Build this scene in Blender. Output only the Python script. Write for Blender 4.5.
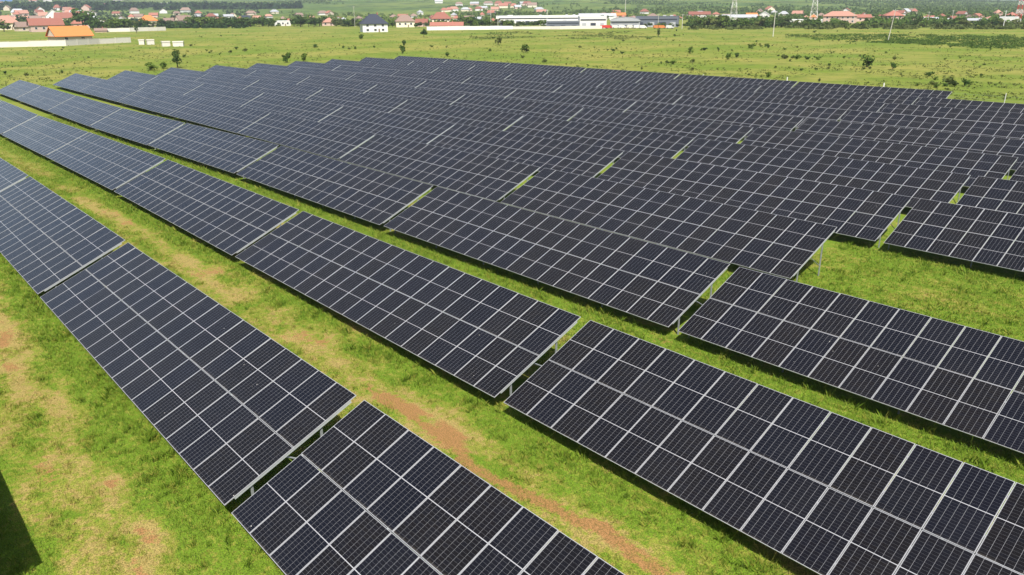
import bpy, math, random
import numpy as np
from mathutils import Vector, Matrix

random.seed(11)
rng = np.random.default_rng(11)
for o in list(bpy.data.objects):
    bpy.data.objects.remove(o)
scene = bpy.context.scene
COL = scene.collection

# ------------------------------------------------------------------ camera
CAM_H = 13.03                       # drone height above the ground
YAW, PITCH, ROLL, FPX = -0.849584, 0.348442, -0.0087255, 767.557
def cam_axes():
    cy, sy, cp, sp = math.cos(YAW), math.sin(YAW), math.cos(PITCH), math.sin(PITCH)
    f = Vector((sy*cp, cy*cp, -sp)); r = Vector((cy, -sy, 0)); u = r.cross(f)
    c, s = math.cos(ROLL), math.sin(ROLL)
    return c*r+s*u, -s*r+c*u, f
AR, AU, AF = cam_axes()
cam = bpy.data.cameras.new('camera')
cam_o = bpy.data.objects.new('camera', cam); COL.objects.link(cam_o)
cam.sensor_width = 36; cam.lens = FPX*36/1024
cam.clip_start = 0.3; cam.clip_end = 40000
m = Matrix((AR, AU, -AF)).transposed().to_4x4(); m.translation = (0, 0, CAM_H)
cam_o.matrix_world = m
scene.camera = cam_o

# ------------------------------------------------------------------ sky, sun, exposure
SUN = Vector((1.45, -1.0, 2.42)).normalized()
SUN_EL = math.asin(SUN.z); SUN_AZ = math.atan2(SUN.x, SUN.y)
world = bpy.data.worlds.new('World'); scene.world = world; world.use_nodes = True
nt = world.node_tree; bg = nt.nodes['Background']
sky = nt.nodes.new('ShaderNodeTexSky'); sky.sky_type = 'NISHITA'; sky.sun_disc = False
sky.sun_elevation = SUN_EL; sky.sun_rotation = SUN_AZ
sky.air_density = 1.0; sky.dust_density = 1.8; sky.ozone_density = 1.0
nt.links.new(sky.outputs['Color'], bg.inputs['Color']); bg.inputs['Strength'].default_value = 0.075
sun = bpy.data.lights.new('sun', 'SUN'); sun.energy = 5.0; sun.angle = math.radians(0.53); sun.color = (1, 0.955, 0.88)
sun_o = bpy.data.objects.new('sun', sun); COL.objects.link(sun_o)
sun_o.rotation_euler = SUN.to_track_quat('Z', 'Y').to_euler(); sun_o.location = SUN*60
vs = scene.view_settings
vs.view_transform = 'Standard'; vs.look = 'None'; vs.exposure = 0.78; vs.gamma = 1; vs.use_curve_mapping = False
scene.render.engine = 'CYCLES'
scene.cycles.max_bounces = 6; scene.cycles.volume_bounces = 0

# ------------------------------------------------------------------ terrain
def sstep(t):
    t = np.clip(t, 0, 1); return t*t*(3-2*t)
def vnoise(x, y, seed=0):
    x = np.asarray(x, float); y = np.asarray(y, float)
    xi = np.floor(x).astype(np.int64); yi = np.floor(y).astype(np.int64)
    fx = x-xi; fy = y-yi; fx = fx*fx*(3-2*fx); fy = fy*fy*(3-2*fy)
    def h(a, b):
        n = (a*374761393 + b*668265263 + seed*1442695041) & 0x7fffffff
        n = ((n ^ (n >> 13))*1274126177) & 0x7fffffff
        n = n ^ (n >> 16)
        return (n & 0xffff)/65535.0
    return (h(xi, yi)*(1-fx)+h(xi+1, yi)*fx)*(1-fy)+(h(xi, yi+1)*(1-fx)+h(xi+1, yi+1)*fx)*fy
def fbm(x, y, seed=0, o=3):
    s = 0; a = 1; t = 0
    for i in range(o):
        s = s+a*vnoise(x*2**i, y*2**i, seed+i*17); t += a; a *= .5
    return s/t
def terrain(x, y):
    x = np.asarray(x, float); y = np.asarray(y, float)
    z = 0.00132*np.clip(x, -220, 20)-0.000365*np.clip(y, -20, 130)
    z = z-0.6*sstep((-x-60)/50)*sstep((33.4-y)/4.5)          # shallow dip under the far left of the front rows
    r = np.hypot(x, y); az = np.degrees(np.arctan2(-x, np.maximum(y, 1e-3)))   # 15 right edge .. 82 left edge
    amp = 26+88*sstep((az-13.5)/22)-20*sstep((az-45)/30)
    rise = sstep((r-1000)/3200)
    z = z+rise*amp*(0.82+0.45*(fbm(x/900, y/900, 5)-.5))
    z = z+sstep((r-4500)/4000)*(70+90*(vnoise(x/2100, y/2100, 9)-.3))*(0.35+0.65*sstep((az-20)/50))
    z = z+sstep((r-140)/200)*0.9*(fbm(x/60, y/60, 3)-.5)
    return z
def tz(x, y): return float(terrain(x, y))
def at(px, py):
    """ground point seen at a picture position"""
    d = AF*FPX+AR*(px-512)-AU*(py-287.5)
    t = CAM_H/max(-d.z, 1e-3)
    g = d*t
    return g.x, g.y

# ------------------------------------------------------------------ helpers
def link(o, parent=None):
    COL.objects.link(o)
    if parent: o.parent = parent
    return o
def tag(o, label=None, cat=None, group=None, kind=None):
    if label: o['label'] = label
    if cat: o['category'] = cat
    if group: o['group'] = group
    if kind: o['kind'] = kind
    return o
def empty(name, loc, rz=0, ry=0):
    o = bpy.data.objects.new(name, None); o.empty_display_size = .3
    o.location = loc; o.rotation_euler = (0, ry, rz)
    return link(o)
class MB:
    def __init__(s): s.v = []; s.f = []; s.m = []
    def face(s, pts, mi=0):
        n = len(s.v); s.v += [tuple(p) for p in pts]; s.f.append(tuple(range(n, n+len(pts)))); s.m.append(mi)
    def box(s, c, d, mi=0, rot=None):
        n = len(s.v)
        for i in range(8):
            p = Vector(((i & 1)-.5, ((i >> 1) & 1)-.5, ((i >> 2) & 1)-.5))
            p = Vector((p.x*d[0], p.y*d[1], p.z*d[2]))
            if rot: p = rot @ p
            s.v.append((p.x+c[0], p.y+c[1], p.z+c[2]))
        for q in ((0, 2, 3, 1), (4, 5, 7, 6), (0, 1, 5, 4), (2, 6, 7, 3), (0, 4, 6, 2), (1, 3, 7, 5)):
            s.f.append(tuple(n+i for i in q)); s.m.append(mi)
    def bar(s, a, b, w, mi=0, n=4, w2=None):
        a = Vector(a); b = Vector(b); d = (b-a).normalized()
        s1 = d.orthogonal().normalized(); s2 = d.cross(s1); k = len(s.v); w2 = w if w2 is None else w2
        for q, rr in ((a, w), (b, w2)):
            for i in range(n):
                t = 2*math.pi*(i+.5)/n; p = q+(s1*math.cos(t)+s2*math.sin(t))*rr
                s.v.append(tuple(p))
        for i in range(n):
            j = (i+1) % n
            s.f.append((k+i, k+j, k+n+j, k+n+i)); s.m.append(mi)
        s.f.append(tuple(k+i for i in reversed(range(n)))); s.m.append(mi)
        s.f.append(tuple(k+n+i for i in range(n))); s.m.append(mi)
    def mesh(s, name, mats):
        me = bpy.data.meshes.new(name); me.from_pydata(s.v, [], s.f)
        for mt in (mats if isinstance(mats, (list, tuple)) else [mats]): me.materials.append(mt)
        me.polygons.foreach_set('material_index', s.m); me.update()
        return me
    def build(s, name, mats, parent=None, loc=None):
        o = bpy.data.objects.new(name, s.mesh(name, mats))
        if loc: o.location = loc
        return link(o, parent)
def mesh_obj(name, me, parent=None, loc=(0, 0, 0), rot=(0, 0, 0)):
    o = bpy.data.objects.new(name, me); o.location = loc; o.rotation_euler = rot
    return link(o, parent)
def raw_mesh(name, verts, faces_flat, nper, mats, attrs=None):
    """big numpy mesh; all faces have nper corners"""
    me = bpy.data.meshes.new(name); nf = len(faces_flat)//nper
    me.vertices.add(len(verts)); me.vertices.foreach_set('co', np.ascontiguousarray(verts, np.float32).ravel())
    me.loops.add(len(faces_flat)); me.loops.foreach_set('vertex_index', np.ascontiguousarray(faces_flat, np.int32))
    me.polygons.add(nf); me.polygons.foreach_set('loop_start', np.arange(nf, dtype=np.int32)*nper)
    me.update(calc_edges=True)
    for k, a in (attrs or {}).items():
        at_ = me.attributes.new(k, 'FLOAT', 'POINT'); at_.data.foreach_set('value', np.ascontiguousarray(a, np.float32))
    me.materials.append(mats)
    return me

# ------------------------------------------------------------------ materials
class NT:
    def __init__(s, name):
        s.mat = bpy.data.materials.new(name); s.mat.use_nodes = True
        s.t = s.mat.node_tree; s.b = s.t.nodes['Principled BSDF']; s.out = s.t.nodes['Material Output']
    def n(s, typ, **k):
        x = s.t.nodes.new(typ)
        for a, v in k.items(): setattr(x, a, v)
        return x
    def l(s, a, b): s.t.links.new(a, b)
    def math(s, op, a, b=None, c=None, clamp=False):
        x = s.n('ShaderNodeMath', operation=op, use_clamp=clamp)
        for i, q in enumerate((a, b, c)):
            if q is None: continue
            if isinstance(q, (int, float)): x.inputs[i].default_value = q
            else: s.l(q, x.inputs[i])
        return x.outputs[0]
    def mix(s, fac, a, b, blend='MIX'):
        x = s.n('ShaderNodeMix', data_type='RGBA', blend_type=blend)
        for i, q in ((0, fac), (6, a), (7, b)):
            if isinstance(q, (int, float)): x.inputs[i].default_value = q
            elif isinstance(q, tuple): x.inputs[i].default_value = (*q[:3], 1)
            else: s.l(q, x.inputs[i])
        return x.outputs[2]
    def noise(s, vec, scale, detail=3, rough=.55):
        x = s.n('ShaderNodeTexNoise'); x.inputs['Scale'].default_value = scale
        x.inputs['Detail'].default_value = detail; x.inputs['Roughness'].default_value = rough
        if vec is not None: s.l(vec, x.inputs['Vector'])
        return x.outputs['Fac']
    def ramp(s, fac, lo, hi, a=0., b=1.):
        x = s.n('ShaderNodeMapRange'); x.interpolation_type = 'SMOOTHSTEP'
        s.l(fac, x.inputs[0])
        for i, q in enumerate((lo, hi, a, b)): x.inputs[i+1].default_value = q
        return x.outputs[0]
    def pos(s): return s.n('ShaderNodeNewGeometry').outputs['Position']
    def attr(s, name): return s.n('ShaderNodeAttribute', attribute_name=name).outputs['Fac']
def simple(name, col, rough=.8, metal=0., var=.12, scale=1.5, spec=.3):
    k = NT(name); tc = k.n('ShaderNodeTexCoord').outputs['Object']
    f = k.noise(tc, scale, 4)
    oi = k.n('ShaderNodeObjectInfo').outputs['Random']
    v = k.math('ADD', k.math('MULTIPLY', f, var*2), 1-var)
    v = k.math('MULTIPLY', v, k.math('MULTIPLY_ADD', oi, .16, .92))
    c = k.mix(1.0, col, (1, 1, 1), 'MULTIPLY')
    vm = k.n('ShaderNodeVectorMath', operation='SCALE'); k.l(c, vm.inputs[0]); k.l(v, vm.inputs['Scale'])
    k.l(vm.outputs[0], k.b.inputs['Base Color'])
    k.b.inputs['Roughness'].default_value = rough; k.b.inputs['Metallic'].default_value = metal
    k.b.inputs['Specular IOR Level'].default_value = spec
    return k.mat

LUSH = (0.145, 0.240, 0.018); MID = (0.250, 0.272, 0.040); DRY = (0.38, 0.285, 0.095); SOIL = (0.35, 0.165, 0.07)
def grass_colour(k, blade):
    p = k.pos(); dry = k.attr('dry'); soil = k.attr('soil')
    n1 = k.noise(p, 1.3, 5, .65); n2 = k.noise(p, 5.0, 4, .7)
    d = k.math('ADD', dry, k.math('MULTIPLY', k.math('SUBTRACT', n1, .5), .55))
    d = k.math('ADD', d, k.math('MULTIPLY', k.math('SUBTRACT', n2, .5), 2.2 if not blade else 1.7))
    if blade: d = k.math('ADD', d, k.math('MULTIPLY', k.math('SUBTRACT', k.attr('rnd'), .5), .55))
    n4 = k.noise(p, 2.4, 3, .6); d = k.math('ADD', d, k.math('MULTIPLY', k.math('SUBTRACT', n4, .5), 1.1))
    c = k.mix(k.ramp(d, .02, .38), LUSH, MID)
    c = k.mix(k.ramp(d, .36, .85), c, DRY)
    s = k.math('ADD', soil, k.math('MULTIPLY', k.math('SUBTRACT', n2, .5), 1.5))
    c = k.mix(k.ramp(s, .42, .85, 0, .3 if blade else .85), c, SOIL)
    return c, p
def ground_material():
    k = NT('meadow_ground'); c, p = grass_colour(k, False)
    # fine thatch speckle
    n3 = k.noise(p, 28, 2, .7)
    c = k.mix(k.ramp(n3, .38, .66, 0, .7), c, (0.05, 0.058, 0.013))
    # far meadow: broad patches and, on the hills, fields and scrub
    far = k.attr('far'); hill = k.attr('hill')
    b1 = k.noise(p, .035, 5, .62); b2 = k.noise(p, .22, 4, .65)
    mm = k.mix(k.ramp(b1, .38, .64), (0.125, 0.175, 0.022), (0.225, 0.215, 0.05))
    mm = k.mix(k.ramp(b2, .46, .72, 0, .75), mm, (0.065, 0.105, 0.013))
    mm = k.mix(k.ramp(k.noise(p, .012, 3), .55, .7, 0, .5), mm, (0.10, 0.165, 0.02))
    mm = k.mix(k.ramp(k.noise(p, 1.1, 3), .5, .75, 0, .5), mm, (0.17, 0.155, 0.05))
    c = k.mix(far, c, mm)
    h1 = k.noise(p, .0035, 5, .6); h2 = k.noise(p, .02, 4, .7)
    hh = k.mix(k.ramp(h1, .4, .62), (0.075, 0.125, 0.022), (0.135, 0.175, 0.035))
    hh = k.mix(k.ramp(h2, .5, .62, 0, .85), hh, (0.028, 0.052, 0.012))
    c = k.mix(hill, c, hh)
    k.l(c, k.b.inputs['Base Color']); k.b.inputs['Roughness'].default_value = .95
    k.b.inputs['Specular IOR Level'].default_value = .1
    bp = k.n('ShaderNodeBump'); bp.inputs['Strength'].default_value = .6; bp.inputs['Distance'].default_value = .08
    k.l(n3, bp.inputs['Height']); k.l(bp.outputs[0], k.b.inputs['Normal'])
    return k.mat
def blade_material():
    k = NT('grass_blade'); c, p = grass_colour(k, True)
    r = k.attr('rnd')
    c = k.mix(k.ramp(r, .15, .45, .75, 0), c, (0.05, 0.085, 0.010)); c = k.mix(k.ramp(r, .5, .95, 0, .75), c, (0.36, 0.33, 0.06))
    k.l(c, k.b.inputs['Base Color']); k.b.inputs['Roughness'].default_value = .7
    k.b.inputs['Specular IOR Level'].default_value = .25
    tr = k.n('ShaderNodeBsdfTranslucent'); k.l(c, tr.inputs['Color'])
    mx = k.n('ShaderNodeMixShader'); mx.inputs[0].default_value = .35
    k.l(k.b.outputs[0], mx.inputs[1]); k.l(tr.outputs[0], mx.inputs[2]); k.l(mx.outputs[0], k.out.inputs['Surface'])
    return k.mat
def leaf_material(name, a, b):
    k = NT(name); p = k.pos()
    oi = k.n('ShaderNodeObjectInfo').outputs['Random']
    f = k.math('ADD', k.noise(p, .8, 3), k.math('MULTIPLY', k.math('SUBTRACT', oi, .5), .5), clamp=True)
    c = k.mix(k.ramp(f, .25, .75), a, b)
    k.l(c, k.b.inputs['Base Color']); k.b.inputs['Roughness'].default_value = .7; k.b.inputs['Specular IOR Level'].default_value = .2
    tr = k.n('ShaderNodeBsdfTranslucent'); k.l(c, tr.inputs['Color'])
    mx = k.n('ShaderNodeMixShader'); mx.inputs[0].default_value = .25
    k.l(k.b.outputs[0], mx.inputs[1]); k.l(tr.outputs[0], mx.inputs[2]); k.l(mx.outputs[0], k.out.inputs['Surface'])
    return k.mat

PW, PL, GAP, LIP = 1.122, 2.278, 0.0203, 0.0125       # solar panel width, length, spacing, frame lip
def cell_material():
    k = NT('solar_cells'); tc = k.n('ShaderNodeTexCoord').outputs['Object']
    sp = k.n('ShaderNodeSeparateXYZ'); k.l(tc, sp.inputs[0]); x, y = sp.outputs[0], sp.outputs[1]
    cw = (PW-2*LIP-.012)/6; ch = (PL-2*LIP-.03)/24
    def line(v, pitch, off, width):
        u = k.math('DIVIDE', k.math('ADD', v, off), pitch)
        d = k.math('MULTIPLY', k.math('ABSOLUTE', k.math('SUBTRACT', u, k.math('ROUND', u))), pitch)
        return k.math('LESS_THAN', d, width/2)
    yc = k.math('SUBTRACT', y, PL/2); ya = k.math('SUBTRACT', k.math('ABSOLUTE', yc), .009)
    l1 = line(x, cw, 0, .0062); l2 = line(ya, ch, 0, .0036)
    l3 = k.math('LESS_THAN', k.math('ABSOLUTE', yc), .0105)
    busb = line(x, cw/9, cw/18, .0012)
    oi = k.n('ShaderNodeObjectInfo').outputs['Random']
    base = k.mix(k.ramp(oi, .1, .95), (0.0062, 0.0052, 0.0052), (0.0046, 0.0048, 0.0078))
    # cell-to-cell shade differences
    wn = k.n('ShaderNodeTexWhiteNoise', noise_dimensions='3D')
    cx = k.math('FLOOR', k.math('DIVIDE', x, cw)); cyy = k.math('FLOOR', k.math('DIVIDE', yc, ch))
    cb = k.n('ShaderNodeCombineXYZ'); k.l(cx, cb.inputs[0]); k.l(cyy, cb.inputs[1]); k.l(k.math('MULTIPLY', oi, 91.7), cb.inputs[2])
    k.l(cb.outputs[0], wn.inputs['Vector'])
    base = k.mix(k.math('MULTIPLY', wn.outputs['Value'], .35), base, (0.0048, 0.0058, 0.0105))
    c = k.mix(k.math('MULTIPLY', busb, .06), base, (0.2, 0.2, 0.22))
    c = k.mix(k.math('MULTIPLY', l2, .17), c, (0.4, 0.4, 0.43))
    c = k.mix(k.math('MULTIPLY', l1, .36), c, (0.5, 0.5, 0.52))
    c = k.mix(k.math('MULTIPLY', l3, .6), c, (0.5, 0.5, 0.52))
    # thin dust film, heavier towards the low edge of the frame
    du = k.noise(k.pos(), .7, 4, .6)
    c = k.mix(k.ramp(du, .35, .8, .001, .010), c, (0.36, 0.33, 0.28))
    low = k.ramp(y, LIP, LIP+.07, .10, 0.); c = k.mix(k.math('MULTIPLY', low, k.ramp(k.noise(k.pos(), 3, 3), .35, .6)), c, (0.33, 0.29, 0.23))
    vo = k.n('ShaderNodeTexVoronoi'); vo.inputs['Scale'].default_value = 1.9; k.l(k.pos(), vo.inputs['Vector'])
    spot = k.math('MULTIPLY', k.math('LESS_THAN', vo.outputs['Distance'], .035), k.math('GREATER_THAN', k.noise(k.pos(), .9, 2), .56))
    c = k.mix(k.math('MULTIPLY', spot, .6), c, (0.55, 0.53, 0.48))
    k.l(c, k.b.inputs['Base Color']); k.b.inputs['Roughness'].default_value = .12
    k.b.inputs['Specular IOR Level'].default_value = .25
    return k.mat
def metal_material(name, col, rough, metal):
    k = NT(name); n = k.noise(k.n('ShaderNodeTexCoord').outputs['Object'], 6, 4)
    k.l(k.mix(k.ramp(n, .35, .7, 0, .25), col, tuple(v*.72 for v in col)), k.b.inputs['Base Color'])
    k.b.inputs['Roughness'].default_value = rough; k.b.inputs['Metallic'].default_value = metal
    return k.mat
M = dict(ground=ground_material(), blade=blade_material(), cells=cell_material(),
         frame=metal_material('anodised_frame', (.46, .46, .47), .42, .35),
         steel=metal_material('galvanised_steel', (.32, .34, .34), .5, .45), rail=metal_material('bright_rail', (.50, .53, .52), .45, .4),
         leaf_a=leaf_material('leaf_dark', (.022, .05, .009), (.06, .105, .016)),
         leaf_b=leaf_material('leaf_mid', (.04, .085, .012), (.10, .15, .02)),
         leaf_c=leaf_material('leaf_olive', (.05, .075, .016), (.11, .13, .03)),
         bark=simple('bark', (.09, .065, .045)), white=simple('white_render', (.62, .61, .58)),
         cream=simple('cream_render', (.66, .58, .44)), pink=simple('pink_render', (.50, .36, .30)),
         tan=simple('tan_render', (.50, .42, .33)), grey=simple('grey_concrete', (.40, .40, .39)),
         pale=simple('pale_concrete', (.56, .53, .47)), dgrey=simple('dark_grey_cladding', (.11, .125, .15)),
         slate=simple('dark_slate_roof', (.035, .042, .06)), orange=simple('orange_tiles', (.50, .17, .05)),
         red=simple('red_tiles', (.22, .085, .06)), brick=simple('brownish_red_tiles', (.30, .12, .085)),
         brown=simple('brown_roof', (.22, .15, .12)), rose=simple('rose_roof', (.36, .19, .14)),
         blue=simple('blue_sheet_roof', (.12, .22, .42)), greyroof=simple('grey_sheet_roof', (.34, .35, .37)),
         whiteroof=simple('white_sheet_roof', (.70, .71, .72)), glass=simple('window_glass', (.03, .035, .045), .15, spec=.5),
         wood=simple('weathered_wood', (.20, .15, .11)), conc=simple('concrete_post', (.46, .44, .39)),
         redp=simple('red_paint', (.50, .045, .03)), blackp=simple('black_paint', (.03, .03, .035)))

# ------------------------------------------------------------------ ground sheet
ROW1_Y, ROW_P, TILT = 5.636, 9.292, 0.4088
CT, ST = math.cos(TILT), math.sin(TILT)
SL = 2*PL+GAP; DEPTH = SL*CT
LOW = 0.60                                            # height of the low edge
def lane(y): return np.mod(np.asarray(y, float)-(ROW1_Y+DEPTH), ROW_P)      # 0 at a high edge, about 5.1 at the next low edge
def g(v, c, w): return np.exp(-((v-c)/w)**2)
def dry_soil(x, y):
    x = np.asarray(x, float); y = np.asarray(y, float)
    v = lane(y); row = np.floor((y-(ROW1_Y+DEPTH))/ROW_P)
    big = fbm(x/4.5, y/1.7, 21, 3); med = fbm(x/1.6, y/.8, 31, 3); lng = fbm(x/11, y/2.4, 41, 2)
    dry = .12+.75*(big-.45)+.9*(med-.5)+.5*(fbm(x/.7, y/.5, 35, 2)-.5)
    l0 = row < 0
    dry0 = dry-.05+.34*g(v, 1.5, .9)+.42*g(v, 3.3, .6)+.22*g(v, 2.4, .8)+.5*(med-.5)-.55*g(v, 4.9, .55)+.25*(lng-.4)-.6*sstep((2.0-y)/.7)
    l1 = row == 0
    dry1 = dry+.04+.36*g(v, 3.3, .75)+.26*g(v, .9, .8)+.4*(med-.5)-.45*g(v, 4.7, .7)+.3*(lng-.45)
    dry2 = dry+.0*v-.12+.22*g(v, 1.4, .8)-.25*g(v, 4.6, .8)
    dry = np.where(l0, dry0, np.where(l1, dry1, dry2))
    tr = g(v, 3.1+.3*np.sin(x*.19+2)-.02*(x+16)+1.3*(med-.5), .36)
    soil = np.where(l1, tr*(.22+.85*sstep((x+25)/7))*(.55+.9*med)+.35*g(v, 3.2, 1.0)*sstep((med-.52)/.2), 0.)
    soil = soil+np.where(l0, .9*sstep((med-.54)/.16)*sstep((big-.5)/.15)*g(v, 3.2, 1.6), 0)
    soil = soil+.3*sstep((fbm(x/2.2, y/1.5, 77, 3)-.6)/.15)*(v < 5.3)
    # worn spots in the aisle between the tables
    ax = np.abs(np.mod(x+17.6+11, 22.18)-11)
    soil = soil+.35*g(ax, 0, .8)*sstep((med-.42)/.2)
    # the sandy worn patch in front of the first row
    soil = soil+.75*g(np.hypot((x+24.3)/1.7, (y-2.5)/.5), 0, 1)*(.4+1.1*med)
    return np.clip(dry, 0, 1.1), np.clip(soil, 0, 1.1)
def axis(segs, lo, hi, grow=1.13):
    a, b, st = segs
    c = list(np.arange(a, b+1e-6, st))
    s = st; x = c[-1]
    while x < hi: s = min(s*grow, 160); x += s; c.append(x)
    s = st; x = c[0]; pre = []
    while x > lo: s = min(s*grow, 160); x -= s; pre.append(x)
    return np.array(pre[::-1]+c)
gx = axis((-66, 0, .3), -10000, 3000); gy = axis((-1, 46, .24), -3000, 10000)
GX, GY = np.meshgrid(gx, gy); GZ = terrain(GX, GY)
near = (GX > -75) & (GX < 12) & (GY > -8) & (GY < 60)
GZ = GZ+np.where(near, .05*(fbm(GX/1.1, GY/1.1, 61, 3)-.5), 0)
dr, so = dry_soil(GX, GY); R_ = np.hypot(GX, GY)
inside = (GY < 113) & (GX > -172)
far = np.where(inside, sstep((R_-60)/60)*.55, 1.0)
hill = sstep((R_-900)/900)
nx, ny = len(gx), len(gy); idx = np.arange(nx*ny).reshape(ny, nx)
q = np.stack([idx[:-1, :-1], idx[:-1, 1:], idx[1:, 1:], idx[1:, :-1]], -1).reshape(-1)
gm = raw_mesh('ground', np.stack([GX, GY, GZ], -1).reshape(-1, 3), q, 4, M['ground'],
              dict(dry=dr.ravel(), soil=so.ravel(), far=far.ravel(), hill=hill.ravel()))
gm.polygons.foreach_set('use_smooth', np.ones(len(gm.polygons), bool))
tag(mesh_obj('ground', gm), kind='structure', label='grassy meadow and hills around the solar farm')

# ------------------------------------------------------------------ solar tables
def panel_meshes():
    a = MB(); a.box((0, PL/2, -.004), (PW-2*LIP, PL-2*LIP, .006))
    lam = a.mesh('panel', M['cells'])
    def ring(mb, mi):
        for sx in (-1, 1): mb.box((sx*(PW-LIP)/2, PL/2, -.013), (LIP, PL, .030), mi)
        for yy in (LIP/2, PL-LIP/2): mb.box((0, yy, -.013), (PW-2*LIP, LIP, .030), mi)
    b = MB(); ring(b, 0); fr = b.mesh('panel_frame', M['frame'])
    c = MB(); c.box((0, PL/2, -.004), (PW-2*LIP, PL-2*LIP, .006)); ring(c, 1)
    both = c.mesh('panel_far', [M['cells'], M['frame']])
    return lam, fr, both
LAM, FRM, BOTH = panel_meshes()
UNDER = .028                                          # frame underside below the glass
def rafter_mesh():
    a = MB(); lo, hi = .30, SL-.22
    a.box((0, (lo+hi)/2, -UNDER-.036), (.05, hi-lo, .07)); return a.mesh('rafter', M['rail'])
RAFT = rafter_mesh()
PURL = {}
def purlin_mesh(n):
    if n not in PURL:
        a = MB(); a.box((n/2, 0, -UNDER-.026), (n-.08, .06, .05)); PURL[n] = a.mesh('purlin', M['steel'])
    return PURL[n]
def post_mesh(h):
    a = MB(); a.box((0, 0, h/2-.3), (.012, .06, h+.6)); a.box((-.02, .034, h/2-.3), (.035, .012, h+.6)); a.box((-.02, -.034, h/2-.3), (.035, .012, h+.6))
    return a.mesh('post', M['steel'])
UF, UR = .9, 3.3
POST_F = post_mesh(LOW+UF*ST-UNDER*CT-.13); POST_R = post_mesh(LOW+UR*ST-UNDER*CT-.13)
def brace_mesh():
    a = MB(); a.bar((-.03, UR*CT, .55), (-.03, 2.05*CT, LOW+2.05*ST-.15), .03); return a.mesh('brace', M['steel'])
BRACE = brace_mesh()
ORD = ['zeroth', 'front', 'second', 'third', 'fourth', 'fifth', 'sixth', 'seventh', 'eighth', 'ninth', 'tenth', 'eleventh', 'hindmost twelfth']
NTH = ['rightmost', 'second from the right', 'third from the right', 'fourth from the right', 'fifth from the right',
       'sixth from the right', 'seventh from the right', 'eighth from the right']
PP = PW+GAP
def offset_of(row, k):
    if k >= -1 or row < 4: return 22.17*k
    return -22.15+(k+1)*21.95
XR = {0: -18.35, 1: -18.18, 2: -17.95, 3: -17.76, 4: -17.55, 5: -17.65, 12: -17.2}
def make_table(row, k, n, label):
    xr = XR.get(row, -17.7)+offset_of(row, k); ln = n*PP-GAP; xl = xr-ln
    y0 = ROW1_Y+(row-1)*ROW_P
    zl = tz(xl, y0+2); zr = tz(xr, y0+2)
    zl += random.uniform(-.02, .02); zr += random.uniform(-.02, .02)
    t = empty('solar_table', (xl, y0, zl), 0, -math.atan2(zr-zl, ln)); t.rotation_euler.x = random.gauss(0, .0035)
    tag(t, label, 'solar table', 'solar tables in twelve long rows')
    dist = math.hypot((xl+xr)/2, y0+2)
    close = dist < 62 or (row <= 3 and k >= -1)
    for i in range(n):
        for j in (0, 1):
            s = j*(PL+GAP)
            jx = random.gauss(0, .0022); jy = random.gauss(0, .0022)
            loc = (PW/2+i*PP, s*CT, LOW+s*ST); rot = (TILT+jx, jy, 0)
            if close:
                p = mesh_obj('panel', LAM, t, loc, rot); mesh_obj('panel_frame', FRM, p)
            else:
                mesh_obj('panel', BOTH, t, loc, rot)
    for s in (.45, 1.75, 2.85, 4.12):
        mesh_obj('purlin', purlin_mesh(round(ln, 3)), t, (0, s*CT, LOW+s*ST), (TILT, 0, 0))
    nr = 6 if n > 16 else 5
    for i in range(nr):
        xx = .03+(ln-.06)*i/(nr-1)
        mesh_obj('rafter', RAFT, t, (xx, 0, LOW), (TILT, 0, 0))
        mesh_obj('post', POST_F, t, (xx-.03, UF*CT, 0)); mesh_obj('post', POST_R, t, (xx-.03, UR*CT, 0))
        if close: mesh_obj('brace', BRACE, t, (xx-.03, 0, 0))
LEFTK = {0: 0, 1: -2, 2: -6}
for row in range(0, 13):
    kmax = {0: 0, 4: 0, 8: 0, 9: 0, 10: 0, 11: 0, 12: -1}.get(row, 1)
    for i, k in enumerate(range(kmax, LEFTK.get(row, -6)-1, -1)):
        n = {3: 15, 4: 16, 5: 17}.get(row, 18) if k == -6 and row > 2 else 19
        if row == 0: lab = 'solar table just left of the picture, casting the shadow in the lower left corner'
        else: lab = f'dark panelled solar table, {NTH[i]} in the {ORD[row]} row'
        make_table(row, k, n, lab)

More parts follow.
